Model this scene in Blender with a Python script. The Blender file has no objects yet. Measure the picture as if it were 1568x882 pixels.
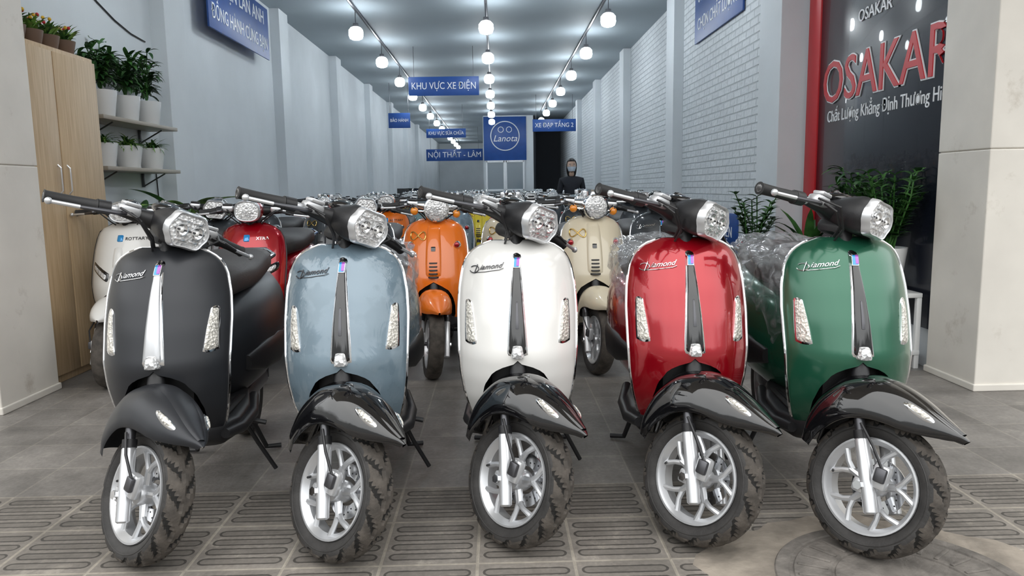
import bpy, bmesh, math, random
import numpy as np
from mathutils import Vector, Matrix
random.seed(7)
C = bpy.context
scene = C.scene
rad = math.radians

# ------------------------------------------------------------------ materials
def nt(m): return m.node_tree.nodes, m.node_tree.links
def mat(name, col, rough=.5, metal=0, coat=0, bump=0, bscale=60, var=0.0, vscale=6, emis=0, spec=.5, rvar=0, coatr=.03):
    m = bpy.data.materials.new(name); m.use_nodes = True
    N, L = nt(m); b = N['Principled BSDF']
    b.inputs['Base Color'].default_value = (*col, 1)
    b.inputs['Roughness'].default_value = rough
    b.inputs['Metallic'].default_value = metal
    b.inputs['Coat Weight'].default_value = coat
    b.inputs['Coat Roughness'].default_value = coatr
    b.inputs['Specular IOR Level'].default_value = spec
    if emis:
        b.inputs['Emission Color'].default_value = (*col, 1)
        b.inputs['Emission Strength'].default_value = emis
    tc = N.new('ShaderNodeTexCoord')
    if var or rvar:
        n = N.new('ShaderNodeTexNoise'); n.inputs['Scale'].default_value = vscale; n.inputs['Detail'].default_value = 6
        L.new(tc.outputs['Object'], n.inputs['Vector'])
        if var:
            mx = N.new('ShaderNodeMix'); mx.data_type = 'RGBA'
            mx.inputs[6].default_value = tuple(max(0, c*(1-var)) for c in col)+(1,)
            mx.inputs[7].default_value = tuple(min(1, c*(1+var)) for c in col)+(1,)
            r = N.new('ShaderNodeMapRange'); r.inputs[1].default_value = .35; r.inputs[2].default_value = .65
            L.new(n.outputs['Fac'], r.inputs[0]); L.new(r.outputs[0], mx.inputs[0]); L.new(mx.outputs[2], b.inputs['Base Color'])
        if rvar:
            r2 = N.new('ShaderNodeMapRange'); r2.inputs[1].default_value = .48; r2.inputs[2].default_value = .54
            r2.inputs[3].default_value = rough; r2.inputs[4].default_value = rough+rvar
            L.new(n.outputs['Fac'], r2.inputs[0]); L.new(r2.outputs[0], b.inputs['Roughness'])
    if bump:
        n2 = N.new('ShaderNodeTexNoise'); n2.inputs['Scale'].default_value = bscale; n2.inputs['Detail'].default_value = 4
        L.new(tc.outputs['Object'], n2.inputs['Vector'])
        bp = N.new('ShaderNodeBump'); bp.inputs['Strength'].default_value = bump; bp.inputs['Distance'].default_value = .01
        L.new(n2.outputs['Fac'], bp.inputs['Height']); L.new(bp.outputs[0], b.inputs['Normal'])
    return m

P_BLACK = mat('paint_matte_black', (.026, .028, .033), .40, .3, coat=.12, coatr=.35)
P_BLUE = mat('paint_grey_blue', (.175, .245, .30), .22, .2, coat=1, rvar=.25, vscale=9)
P_WHITE = mat('paint_pearl_white', (.80, .79, .765), .3, 0, coat=.7)
P_RED = mat('paint_candy_red', (.38, .003, .012), .20, .45, coat=1)
P_GREEN = mat('paint_forest_green', (.017, .118, .066), .26, .4, coat=.7, coatr=.12)
P_ORANGE = mat('paint_orange', (.78, .17, .01), .28, 0, coat=.9)
P_CREAM = mat('paint_cream', (.66, .585, .44), .3, 0, coat=.8)
P_TEAL = mat('paint_pale_teal', (.20, .33, .33), .3, 0, coat=.8)
P_YEL = mat('paint_yellow', (.80, .62, .02), .3, 0, coat=.8)
P_GREY = mat('paint_slate', (.04, .045, .052), .3, .2, coat=.8)
GLOSS = mat('gloss_black', (.005, .005, .006), .05, 0, coat=1)
PLAST = mat('black_plastic', (.016, .016, .018), .42, bump=.1, bscale=400)
RUBBER = mat('tyre_rubber', (.034, .032, .031), .62, bump=.12, bscale=150, var=.25, vscale=20)
TREAD = mat('tyre_tread', (.070, .060, .051), .8, bump=.2, bscale=120, var=.35, vscale=25)
GROOVE = mat('tyre_groove', (.012, .011, .010), .9)
GRIP = mat('grip_rubber', (.02, .02, .021), .6)
SILVER = mat('silver_paint', (.66, .67, .69), .30, .60, coat=.3, var=.05)
CHROME = mat('chrome', (.85, .86, .88), .07, 1)
STEEL = mat('dark_steel', (.12, .12, .13), .35, .8)
SEAT = mat('seat_vinyl', (.026, .021, .019), .5, bump=.25, bscale=300)
AMBER = mat('amber_lens', (.85, .28, .02), .15, 0, coat=1)
GOLD = mat('gold_emblem', (.7, .48, .16), .25, .9)
BADGE_B = mat('badge_blue', (.02, .28, .65), .15, .2, coat=1)
BADGE_P = mat('badge_purple', (.35, .08, .45), .15, .2, coat=1)
SIGNW_ = mat('lamp_bulb', (.9, .9, .88), .2, coat=1)
def film(m, s, scale):
    # uneven protective film: only the clear-coat normal is disturbed
    N, L = nt(m); b = N['Principled BSDF']; tc = N.new('ShaderNodeTexCoord'); n = N.new('ShaderNodeTexNoise'); n.inputs['Scale'].default_value = scale; n.inputs['Detail'].default_value = 3; n.inputs['Distortion'].default_value = .8
    mp = N.new('ShaderNodeMapping'); mp.inputs['Scale'].default_value = (1, 1, .45); L.new(tc.outputs['Object'], mp.inputs[0]); L.new(mp.outputs[0], n.inputs['Vector'])
    bp = N.new('ShaderNodeBump'); bp.inputs['Strength'].default_value = s; bp.inputs['Distance'].default_value = .01; L.new(n.outputs['Fac'], bp.inputs['Height']); L.new(bp.outputs[0], b.inputs['Coat Normal'])
film(P_BLUE, .45, 16); film(P_RED, .12, 12)
def wrapmat():
    m = bpy.data.materials.new('clear_plastic_wrap'); m.use_nodes = True; N, L = nt(m); out = N['Material Output']; b = N['Principled BSDF']
    b.inputs['Base Color'].default_value = (.50, .51, .53, 1); b.inputs['Roughness'].default_value = .10; b.inputs['Coat Weight'].default_value = 1
    tc = N.new('ShaderNodeTexCoord'); n = N.new('ShaderNodeTexNoise'); n.inputs['Scale'].default_value = 14; n.inputs['Detail'].default_value = 5; n.inputs['Distortion'].default_value = 1.2
    L.new(tc.outputs['Object'], n.inputs['Vector']); bp = N.new('ShaderNodeBump'); bp.inputs['Strength'].default_value = .9; bp.inputs['Distance'].default_value = .02
    L.new(n.outputs['Fac'], bp.inputs['Height']); L.new(bp.outputs[0], b.inputs['Normal'])
    tr = N.new('ShaderNodeBsdfTransparent'); mx = N.new('ShaderNodeMixShader'); r = N.new('ShaderNodeMapRange')
    r.inputs[1].default_value = .42; r.inputs[2].default_value = .70; r.inputs[3].default_value = .14; r.inputs[4].default_value = .55
    L.new(n.outputs['Fac'], r.inputs[0]); L.new(r.outputs[0], mx.inputs[0]); L.new(tr.outputs[0], mx.inputs[1]); L.new(b.outputs[0], mx.inputs[2]); L.new(mx.outputs[0], out.inputs['Surface'])
    return m
WRAP = wrapmat()
def lensmat(name, base, scale=70, metal=.55, lo=.45):
    m = mat(name, base, .12, metal, coat=1)
    N, L = nt(m); b = N['Principled BSDF']
    tc = N.new('ShaderNodeTexCoord'); v = N.new('ShaderNodeTexVoronoi'); v.inputs['Scale'].default_value = scale
    L.new(tc.outputs['Object'], v.inputs['Vector'])
    r = N.new('ShaderNodeValToRGB'); r.color_ramp.elements[0].color = tuple(c*lo for c in base)+(1,); r.color_ramp.elements[1].color = tuple(min(1, c*1.25) for c in base)+(1,)
    s = N.new('ShaderNodeSeparateColor'); L.new(v.outputs['Color'], s.inputs[0]); L.new(s.outputs[0], r.inputs[0]); L.new(r.outputs[0], b.inputs['Base Color'])
    bp = N.new('ShaderNodeBump'); bp.inputs['Strength'].default_value = .8; bp.inputs['Distance'].default_value = .005
    L.new(v.outputs['Distance'], bp.inputs['Height']); L.new(bp.outputs[0], b.inputs['Normal'])
    return m
LENS = lensmat('crystal_lamp_lens', (.82, .83, .85), 95, .35, .5)
LENS2 = lensmat('indicator_lens', (.80, .77, .70), 120, .25, .55)
REFL = mat('lamp_reflector', (.80, .81, .83), .12, .85, coat=1)

# ------------------------------------------------------------------ geometry helpers
def grid(rows, closed=False):
    n = len(rows[0]); v = [p for r in rows for p in r]; f = []
    for i in range(len(rows)-1):
        for j in range(n if closed else n-1):
            a = i*n+j; b = i*n+(j+1) % n
            f.append((a, b, b+n, a+n))
    return v, f
def loft(rings):
    v, f = grid(rings, True); n = len(rings[0]); k = len(v)
    f.append(tuple(range(n))[::-1]); f.append(tuple(range(k-n, k)))
    return v, f
def ring(y, zc, hw, hh, e=2.4, n=28, xc=0, hexa=0):
    o = []
    for i in range(n):
        t = 2*math.pi*i/n; c, s = math.cos(t), math.sin(t); k = 1+hexa*math.cos(6*t)
        o.append((xc+k*hw*math.copysign(abs(c)**(2/e), c), y, zc+k*hh*math.copysign(abs(s)**(2/e), s)))
    return o
def tube(pts, r, seg=10, cap=True):
    pts = [Vector(p) for p in pts]
    if not hasattr(r, '__len__'): r = [r]*len(pts)
    rings = []; prev = None
    for i, p in enumerate(pts):
        d = (pts[min(i+1, len(pts)-1)]-pts[max(i-1, 0)]).normalized()
        if prev is None:
            up = Vector((0, 0, 1)) if abs(d.z) < .9 else Vector((1, 0, 0))
            u = d.cross(up).normalized()
        else:
            u = (prev-d*prev.dot(d)).normalized()
        w = d.cross(u); prev = u
        rings.append([tuple(p+(u*math.cos(2*math.pi*k/seg)+w*math.sin(2*math.pi*k/seg))*r[i]) for k in range(seg)])
    return loft(rings) if cap else grid(rings, True)
def lathe(prof, seg=40, axis='X', closed=False):
    rows = []
    for i in range(seg+1):
        t = 2*math.pi*i/seg; row = []
        for (a, r) in prof:
            if axis == 'X': row.append((a, r*math.cos(t), r*math.sin(t)))
            elif axis == 'Y': row.append((r*math.cos(t), a, r*math.sin(t)))
            else: row.append((r*math.cos(t), r*math.sin(t), a))
        if closed: row.append(row[0])
        rows.append(row)
    return grid(rows)
def rbox(c, s, bev=.005, seg=2):
    bm = bmesh.new(); bmesh.ops.create_cube(bm, size=1)
    for v in bm.verts: v.co = Vector((v.co.x*s[0], v.co.y*s[1], v.co.z*s[2]))+Vector(c)
    if bev > 0: bmesh.ops.bevel(bm, geom=bm.edges[:], offset=bev, segments=seg, affect='EDGES', profile=.5)
    bm.verts.ensure_lookup_table(); bm.verts.index_update()
    v = [tuple(x.co) for x in bm.verts]; f = [tuple(x.index for x in q.verts) for q in bm.faces]; bm.free()
    return v, f
def sphere(c, r, seg=16, rings=10):
    r = r if hasattr(r, '__len__') else (r, r, r); rows = []
    for i in range(rings+1):
        p = math.pi*i/rings
        rows.append([(c[0]+r[0]*math.sin(p)*math.cos(2*math.pi*j/seg), c[1]+r[1]*math.sin(p)*math.sin(2*math.pi*j/seg), c[2]+r[2]*math.cos(p)) for j in range(seg)])
    return grid(rows, True)
def xf(geo, M): return [tuple(M @ Vector(p)) for p in geo[0]], geo[1]
def mirx(geo): return [(-p[0], p[1], p[2]) for p in geo[0]], geo[1]
def textgeo(s, size, ext=.002, shear=0, off=0, align='CENTER', sx=1):
    cu = bpy.data.curves.new('t', 'FONT'); cu.body = s; cu.size = size; cu.extrude = ext; cu.shear = shear; cu.offset = off
    cu.align_x = align; cu.align_y = 'CENTER' if align == 'CENTER' else 'BOTTOM_BASELINE'; cu.resolution_u = 3
    o = bpy.data.objects.new('t', cu); C.collection.objects.link(o); C.view_layer.update()
    me = bpy.data.meshes.new_from_object(o.evaluated_get(C.evaluated_depsgraph_get()))
    g = [(v.co.x*sx, v.co.y, v.co.z) for v in me.vertices], [tuple(p.vertices) for p in me.polygons]
    bpy.data.objects.remove(o); bpy.data.curves.remove(cu); bpy.data.meshes.remove(me)
    return g
MF = Matrix(((1, 0, 0, 0), (0, 0, -1, 0), (0, 1, 0, 0), (0, 0, 0, 1)))       # faces -Y
ML = Matrix(((0, 0, 1, 0), (1, 0, 0, 0), (0, 1, 0, 0), (0, 0, 0, 1)))        # faces +X
MR = Matrix(((0, 0, -1, 0), (-1, 0, 0, 0), (0, 1, 0, 0), (0, 0, 0, 1)))      # faces -X
T = Matrix.Translation

class Part:
    def __init__(s): s.v = []; s.f = []; s.m = []; s.mats = []
    def add(s, geo, m, M=None):
        if M is not None: geo = xf(geo, M)
        if m not in s.mats: s.mats.append(m)
        k = s.mats.index(m); o = len(s.v); s.v += list(geo[0])
        for q in geo[1]: s.f.append(tuple(i+o for i in q)); s.m.append(k)
        return s
    def merge(s, p, M):
        for k, m in enumerate(p.mats): s.add((p.v, [f for f, mi in zip(p.f, p.m) if mi == k]), m, M)
    def mesh(s, name, ang=40, merge=1e-5, smooth=True):
        me = bpy.data.meshes.new(name); me.from_pydata(s.v, [], s.f)
        for m in s.mats: me.materials.append(m)
        me.polygons.foreach_set('material_index', s.m)
        bm = bmesh.new(); bm.from_mesh(me)
        bmesh.ops.remove_doubles(bm, verts=bm.verts, dist=merge)
        loose = [v for v in bm.verts if not v.link_faces]
        bmesh.ops.delete(bm, geom=loose, context='VERTS')
        bmesh.ops.recalc_face_normals(bm, faces=bm.faces); bm.to_mesh(me); bm.free()
        if smooth:
            me.polygons.foreach_set('use_smooth', [True]*len(me.polygons)); me.set_sharp_from_angle(angle=rad(ang))
        me.update(); return me
    def obj(s, name, loc=(0, 0, 0), rz=0, parent=None, **k):
        o = bpy.data.objects.new(name, s.mesh(name, **k)); C.collection.objects.link(o)
        o.location = loc; o.rotation_euler = (0, 0, rz)
        if parent: o.parent = parent
        return o

# ------------------------------------------------------------------ scooter
def sm(x, xs, ys, d=.018):
    return float(np.mean([np.interp(x+k*d, xs, ys) for k in (-1, -.5, 0, .5, 1)]))
ZW = [.27, .30, .35, .42, .5, .6, .72, .8, .87, .91, .940, .956, .966]
WW = [.125, .145, .168, .186, .198, .205, .208, .204, .192, .175, .145, .11, .07]
ZY = [.27, .30, .35, .42, .5, .58, .7, .8, .9, .940, .956, .966]
YY = [.30, .27, .22, .17, .14, .13, .165, .205, .26, .292, .32, .345]
def W(z): return sm(z, ZW, WW, .01)
def SY(x, z): return sm(z, ZY, YY)+.13*(abs(x)/.205)**2.4
AZ = [.27, .35, .42, .48, .53, .552, .565]; AW = [.095, .125, .128, .115, .085, .045, 0]
def patch(q, off, bulge, n=10, rnd=.5, flip=False, nz=None):
    rows = []
    nz = nz or n
    for i in range(nz+1):
        v = 1-2*i/nz; row = []
        for j in range(n+1):
            u = -1+2*j/n
            uu = u*math.sqrt(1-rnd*v*v/2); vv = v*math.sqrt(1-rnd*u*u/2)
            a, b = (uu+1)/2, (1-vv)/2
            x = (q[0][0]*(1-a)+q[1][0]*a)*(1-b)+(q[3][0]*(1-a)+q[2][0]*a)*b
            z = (q[0][1]*(1-a)+q[1][1]*a)*(1-b)+(q[3][1]*(1-a)+q[2][1]*a)*b
            e = (1-u**4)*(1-v**4)
            row.append((x, SY(x, z)-(off*min(1, e*6) if e < 1 else off)-bulge*e+(.003 if e <= 1e-6 else 0), z))
        rows.append(row)
    g = grid(rows)
    return mirx(g) if flip else g

def tyre_parts(p, seg, tread=True):
    h = [(-.030, .148), (-.040, .158), (-.0465, .172), (-.047, .184), (-.045, .193), (-.041, .200), (-.035, .2055), (-.027, .210), (-.018, .2125), (-.009, .2137)]
    pr = h+[(0, .214)]+[(-a, r) for a, r in h[::-1]]; rows = []
    c0 = len(h)
    def isg(i, j):
        k = abs(j-c0)
        if k > 6 or not tread: return False
        return (i+int(1.7*k)+(6 if j > c0 else 0)) % 12 < 4 and k > 0
    for i in range(seg+1):
        t = 2*math.pi*i/seg; row = []
        for j, (a, r) in enumerate(pr):
            if isg(i % seg, j): r -= .008
            row.append((a, r*math.cos(t), r*math.sin(t)))
        rows.append(row)
    v, f = grid(rows); n = len(pr); F = {0: [], 1: [], 2: []}
    for q in f:
        i, j = divmod(q[0], n)
        if j < c0-6 or j >= c0+6: F[0].append(q)
        else:
            g = sum(isg((x//n) % seg, x % n) for x in q)
            F[2 if g >= 3 else 1].append(q)
    p.add((v, F[0]), RUBBER); p.add((v, F[1]), TREAD)
    if F[2]: p.add((v, F[2]), GROOVE)
def wheel_part(metal, hi=True):
    p = Part(); tyre_parts(p, 180 if hi else 60, hi)
    seg = 56 if hi else 28
    p.add(lathe([(-.034, .150), (-.040, .149), (-.040, .143), (-.034, .138), (-.024, .133), (0, .130), (.024, .133), (.034, .138), (.040, .143), (.040, .149), (.034, .150)], seg), metal)
    p.add(lathe([(-.034, .138), (-.020, .127), (.020, .127), (.034, .138)], seg), metal)
    p.add(lathe([(-.04, 0), (-.04, .018), (-.034, .030), (-.02, .036), (.02, .036), (.034, .030), (.04, .018), (.04, 0)], 24), metal)
    for k in range(5):
        t = 2*math.pi*k/5+.3
        def P(r, a, x=0): return (x, r*math.cos(t+a), r*math.sin(t+a))
        p.add(tube([P(.03, 0, -.010), P(.082, 0, -.016)], [.014, .0105], 8), metal)
        for sg in (-1, 1):
            p.add(tube([P(.072, 0, -.014), P(.10, sg*.17, -.018), P(.134, sg*.34, -.018)], [.0105, .0085, .0105], 8), metal)
    dk = [(.030, .045), (.030, .086), (.034, .086), (.034, .045)]
    p.add(lathe(dk, seg, closed=True), CHROME if hi else STEEL)
    if hi:
        for k in range(24):
            t = 2*math.pi*k/24; r = .058+.007*(k % 3)
            p.add(lathe([(.0293, 0), (.0293, .0028), (.0347, .0028), (.0347, 0)], 6), PLAST, T((0, r*math.cos(t), r*math.sin(t))))
        # tyre valve and embossed sidewall ring
        p.add(tube([(-.02, .128, 0), (-.045, .115, 0)], .004, 8), PLAST)
        p.add(lathe([(-.0468, .176), (-.0485, .178), (-.0468, .180)], seg), RUBBER)
    return p

def scooter_meshes(style, paint, steer, fend=None, strip='black', hi=True, rim=None, seat=SEAT, bar=.38):
    fend = fend or GLOSS; rim = rim or SILVER; out = []
    P0 = Vector((0, 0, .210)); ax = Vector((0, math.sin(rad(25)), math.cos(rad(25))))
    S = T(P0) @ Matrix.Rotation(rad(steer), 4, ax) @ T(-P0)
    # --- shield
    p = Part(); nr = 56 if hi else 26; NC = 14 if hi else 7
    for sg in (1, -1):
        rows = []
        zl = list(np.linspace(.27, .966, nr))
        for z in zl:
            w = W(z); inn = float(np.interp(z, AZ, AW)); row = []
            inn = min(inn, w-.02)
            row.append((sg*inn, SY(inn, z)+(.035 if inn > 0 else 0), z))
            for j in range(NC+1):
                x = inn+(w-inn)*j/NC; row.append((sg*x, SY(x, z), z))
            row.append((sg*(w+.002), SY(w, z)+.012, z)); row.append((sg*(w-.006), SY(w, z)+.034, z))
            rows.append(row)
        rows.append([(a*.9, .40, .962) for a, b, c in rows[-1]])
        p.add(grid(rows), paint)
    out.append(('front_shield', p.mesh('front_shield', 50)))
    # --- inner panel, column
    p = Part(); rows = []
    for z in np.linspace(.26, .948, 24):
        w = W(z)*.965; rows.append([(x*w, SY(w, z)+.03+.05*(1-x*x), z) for x in np.linspace(-1, 1, 11)])
    p.add(grid(rows), PLAST)
    p.add(rbox((0, .255, .48), (.2, .07, .34), .03), PLAST)
    zz = list(np.linspace(.28, .962, 44 if hi else 16))
    pts = [(W(z)+.003, SY(W(z), z)+.010, z) for z in zz]; pts += [(-a, b, c) for a, b, c in pts[::-1]]
    p.add(tube(pts, .0055, 8), CHROME if style != 'slant' else PLAST)
    fl = [ring(y, z, w, h, 5, 24) for y, z, w, h in [(.27, .31, .12, .03), (.32, .295, .165, .045), (.45, .285, .185, .042), (.62, .285, .18, .045), (.78, .30, .14, .05)]]
    p.add(loft(fl), PLAST)
    p.add(rbox((0, .52, .331), (.29, .36, .008), .003), GRIP)
    for k in range(7): p.add(rbox((-.12+.04*k, .52, .337), (.012, .33, .006), .002), PLAST)
    for sg in (1, -1):
        p.add(tube([(sg*.165, .30, .30), (sg*.192, .42, .285), (sg*.192, .60, .285), (sg*.16, .76, .31)], [.018, .022, .022, .02], 10), paint if style != 'modern' else PLAST)
    out.append(('leg_panel_and_floorboard', p.mesh('leg_panel')))
    # --- rear body
    st = [(.60, .49, .08, .14), (.68, .505, .135, .19), (.80, .52, .180, .225), (.98, .54, .212, .24), (1.16, .565, .215, .228), (1.32, .60, .195, .185), (1.46, .645, .14, .135), (1.55, .675, .07, .085), (1.58, .68, .03, .045)]
    p = Part(); p.add(loft([ring(y, z, w, h, 2.6, 32 if hi else 20) for y, z, w, h in st]), paint)
    p.add(rbox((0, .60, .51), (.20, .10, .36), .03), PLAST)
    for sg in (1, -1): p.add(loft([ring(y, .46, .02, h, 2.6, 16, xc=sg*x) for y, x, h in ((.72, .150, .03), (.85, .190, .06), (1.05, .208, .07), (1.2, .20, .05))]), PLAST)
    p.add(rbox((0, 1.59, .68), (.10, .05, .06), .015), P_RED); p.add(tube([(.11, 1.2, .81), (.13, 1.45, .84), (.07, 1.56, .86), (-.07, 1.56, .86), (-.13, 1.45, .84), (-.11, 1.2, .81)], .011, 8), CHROME)
    p.add(rbox((0, 1.56, .52), (.16, .02, .12), .008), PLAST)
    out.append(('rear_body', p.mesh('rear_body')))
    p = Part(); st = [(.60, .765, .07, .03), (.64, .78, .115, .058), (.78, .795, .148, .066), (.95, .795, .16, .064), (1.06, .805, .16, .066), (1.18, .825, .16, .070), (1.34, .825, .14, .062), (1.44, .82, .09, .045), (1.47, .815, .04, .02)]
    p.add(loft([ring(y, z, w, h, 3.2, 28) for y, z, w, h in st]), SEAT)
    if seat is WRAP:
        rn = random.Random(len(paint.name)); rr = []
        ys = np.linspace(.55, 1.50, 36); ph0 = rn.uniform(0, 6)
        for y in ys:
            w = float(np.interp(y, [a[0] for a in st], [a[2] for a in st]))+.036; zc = float(np.interp(y, [a[0] for a in st], [a[1] for a in st])); h = float(np.interp(y, [a[0] for a in st], [a[3] for a in st]))+.028
            row = []
            for k, t in enumerate(np.linspace(-.95, math.pi+.95, 48)):
                c, s = math.cos(t), math.sin(t); q = .008*math.sin(7*t+y*23+ph0)+.007*math.sin(11*t-y*41)+.005*math.sin(y*67+t*3)+rn.uniform(-.002, .002)
                dr = (.12+.05*math.sin(y*19+ph0)+.03*math.sin(y*47)) if s < -.4 else (.04 if s < 0 else 0)
                row.append((math.copysign(abs(c)**.7, c)*(w+q), y, zc+math.copysign(abs(s)**.7, s)*(h+q)-dr))
            rr.append(row)
        p.add(grid(rr), WRAP)
    out.append(('seat', p.mesh('seat', 60)))
    # --- rear wheel, stand, shock
    p2 = Part(); p2.merge(wheel_part(rim, False), T((0, 1.24, .214)))
    p2.add(rbox((.0, 1.20, .25), (.13, .12, .10), .03), STEEL)
    p2.add(rbox((.085, 1.0, .27), (.05, .55, .07), .02), STEEL)
    p2.add(tube([(.09, 1.28, .26), (.09, 1.33, .55)], .02, 10), STEEL)
    for sg in (1, -1):
        p2.add(tube([(sg*.06, .86, .27), (sg*.12, .93, .12), (sg*.15, .97, .016), (sg*.21, .99, .012)], .011, 8), PLAST)
    p2.add(tube([(-.12, .93, .12), (.12, .93, .12)], .010, 8), PLAST)
    p2.add(tube([(.14, .62, .27), (.19, .66, .14), (.25, .68, .02)], .009, 8), PLAST)
    p2.add(tube([(.15, .60, .26), (.215, .62, .24), (.235, .62, .235)], .010, 8), PLAST)
    out.append(('rear_wheel_and_stand', p2.mesh('rear_wheel')))
    p2 = Part(); p2.merge(wheel_part(rim, hi), S @ T(P0))
    out.append(('front_wheel', p2.mesh('front_wheel', 28)))
    # --- fork
    p = Part(); f = Vector((0, -math.cos(rad(25)), math.sin(rad(25))))
    for sg in (1, -1):
        b = P0+Vector((sg*.079, 0, 0))+f*.018
        p.add(tube([b-ax*.085, b-ax*.08, b+ax*.0, b+ax*.135, b+ax*.14], [.014, .020, .0215, .0215, .019], 18), SILVER, S)
        p.add(tube([b+ax*.14, b+ax*.165], [.022, .022], 18), PLAST, S)
        p.add(tube([b+ax*.13, b+ax*.27], .0155, 14), STEEL, S)
        p.add(tube([P0+Vector((sg*.035, 0, 0)), P0+Vector((sg*.100, 0, 0))], .012, 12), STEEL, S)
        p.add(rbox((sg*.083, .0, .210), (.026, .05, .045), .010), SILVER, S)
        p.add(tube([P0+Vector((sg*.099, 0, 0)), P0+Vector((sg*.108, 0, 0))], .014, 6), CHROME, S)
    p.add(rbox((0, .125, .455), (.16, .06, .05), .02), PLAST, S)
    p.add(rbox((-.074, -.045, .255), (.03, .05, .075), .010), SILVER, S)
    p.add(rbox((-.094, -.05, .262), (.016, .035, .045), .006), STEEL, S)
    p.add(tube([(-.094, -.05, .28), (-.112, -.01, .34), (-.100, .05, .39)], .0045, 6), PLAST, S)
    p.add(tube([P0+ax*.26, P0+ax*.86], .028, 16), PLAST, S)
    out.append(('fork', p.mesh('fork')))
    # --- fender
    PH = [47, 52, 58, 66, 76, 88, 102, 120, 138, 156, 166]
    RR = [.318, .310, .304, .303, .309, .323, .341, .345, .318, .282, .262]
    DR = [.010, .032, .056, .078, .098, .116, .134, .137, .112, .07, .045]
    HW = [.006, .034, .058, .078, .093, .101, .106, .106, .098, .085, .07]
    def fp(ph, t, off=0):
        R, D, H = [sm(ph, PH, a, 3) for a in (RR, DR, HW)]
        if ph < 50: H = np.interp(ph, PH, HW)
        H += off; R += off
        ct = max(0, math.cos(t))**.75
        r = R-D*(1-ct)
        return (H*math.copysign(abs(math.sin(t))**.8, math.sin(t)), -r*math.cos(rad(ph)), .210+r*math.sin(rad(ph)))
    rows = []
    tt = [rad(a) for a in np.linspace(-90, 90, 29 if hi else 13)]
    for ph in np.linspace(47, 166, 46 if hi else 20):
        row = [fp(ph, t) for t in tt]
        row = [(row[0][0]*.96, row[0][1]*.98, row[0][2]-.005)]+row+[(row[-1][0]*.96, row[-1][1]*.98, row[-1][2]-.005)]
        rows.append(row)
    p = Part(); p.add(grid(rows), fend, S)
    if style == 'modern' and hi:
        rg = [[fp(ph, t, .006*max(0, math.cos(t/.34*1.57))) for t in np.linspace(-.34, .34, 9)] for ph in np.linspace(51, 125, 24)]
        p.add(grid(rg), fend, S)
        for sg in (1, -1):
            for o, k, m in ((.002, 1.0, CHROME), (.005, .78, LENS2)):
                rr = []
                for u in np.linspace(-1, 1, 9):
                    row = []
                    for v in np.linspace(-1, 1, 9):
                        a = u*math.sqrt(1-v*v/2); b = v*math.sqrt(1-u*u/2); e = max(0, 1-max(abs(u), abs(v))**4)
                        row.append(fp(72+11*a*k, sg*(.88+.19*b*k*(1-.35*a)), -.003+(o+.006)*e))
                    rr.append(row)
                p.add(grid(rr), m, S)
    out.append(('front_fender', p.mesh('front_fender', 50)))
    # --- ornaments on the shield
    p = Part()
    if style == 'modern':
        q = [(-.013, .930), (.013, .930), (.040, .582), (-.040, .582)]
        p.add(patch(q, .004, .007, 10, .15, nz=26), CHROME)
        if strip == 'black':
            p.add(patch([(-.0105, .922), (.0105, .922), (.0365, .586), (-.0365, .586)], .010, .009, 10, .2, nz=26), GLOSS)
            p.add(patch([(-.0035, .78), (.0035, .78), (.009, .67), (-.009, .67)], .018, .005, 6, .2, nz=10), STEEL)
        else:
            p.add(patch([(-.010, .920), (.010, .920), (.034, .590), (-.034, .590)], .010, .009, 10, .2, nz=26), SILVER)
        p.add(patch([(-.018, .630), (.018, .630), (.026, .580), (-.026, .580)], .020, .014, 8, .4), LENS)
        p.add(patch([(-.013, .922), (.019, .922), (.014, .870), (-.018, .870)], .0155, .004, 6, .1), CHROME)
        p.add(patch([(-.011, .918), (.016, .918), (.012, .874), (-.015, .874)], .018, .004, 6, .1), BADGE_B)
        p.add(patch([(-.001, .917), (.0145, .917), (.011, .878), (-.004, .878)], .0195, .004, 6, .1), BADGE_P)
        for fl_ in (False, True):
            q = [(.158, .768), (.184, .770), (.187, .612), (.135, .612)]
            p.add(patch(q, .003, .004, 10, .35, fl_, 16), CHROME)
            q = [(.160, .763), (.182, .765), (.184, .618), (.140, .618)]
            p.add(patch(q, .006, .009, 10, .35, fl_, 16), LENS2)
        EM = STEEL if paint in (P_WHITE, P_BLUE) else CHROME
        g = textgeo('iamond', .024, .0012, .55, sx=1.12)
        fx = lambda a, b: (a, SY(a, b)-.004, b)
        v = [(a-.092, SY(a-.092, .880+b+.14*a)-.003-c, .880+b+.14*a) for a, b, c in g[0]]
        p.add((v, g[1]), EM)
        cz = .868
        p.add(tube([fx(-.150+.016*math.cos(t)+.004*math.sin(t), cz+.012*math.sin(t)) for t in np.linspace(-2.6, 2.6, 16)], .0018, 6), EM)
        p.add(tube([fx(-.150, cz-.014), fx(-.143, cz+.004), fx(-.138, cz+.017)], .0018, 6), EM)
        p.add(tube([fx(-.155, cz-.013), fx(-.11, cz-.006), fx(-.06, cz+.002), fx(-.045, cz+.008)], .0012, 6), EM)
    elif style == 'slant':
        for fl_ in (False, True):
            p.add(patch([(.035, .665), (.185, .745), (.188, .69), (.05, .605)], .003, .005, 10, .3, fl_), GLOSS)
            p.add(patch([(.05, .655), (.175, .728), (.178, .700), (.06, .620)], .008, .006, 10, .3, fl_), LENS)
        p.add(patch([(-.045, .655), (.045, .655), (.035, .600), (-.035, .600)], .006, .008, 8, .3), PLAST)
        p.add(patch([(-.02, .90), (.02, .90), (.02, .855), (-.02, .855)], .004, .004, 6, .2), BADGE_B)
        p.add(patch([(-.03, .83), (.03, .83), (.03, .68), (-.03, .68)], .002, .012, 6, .4), paint)
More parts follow.
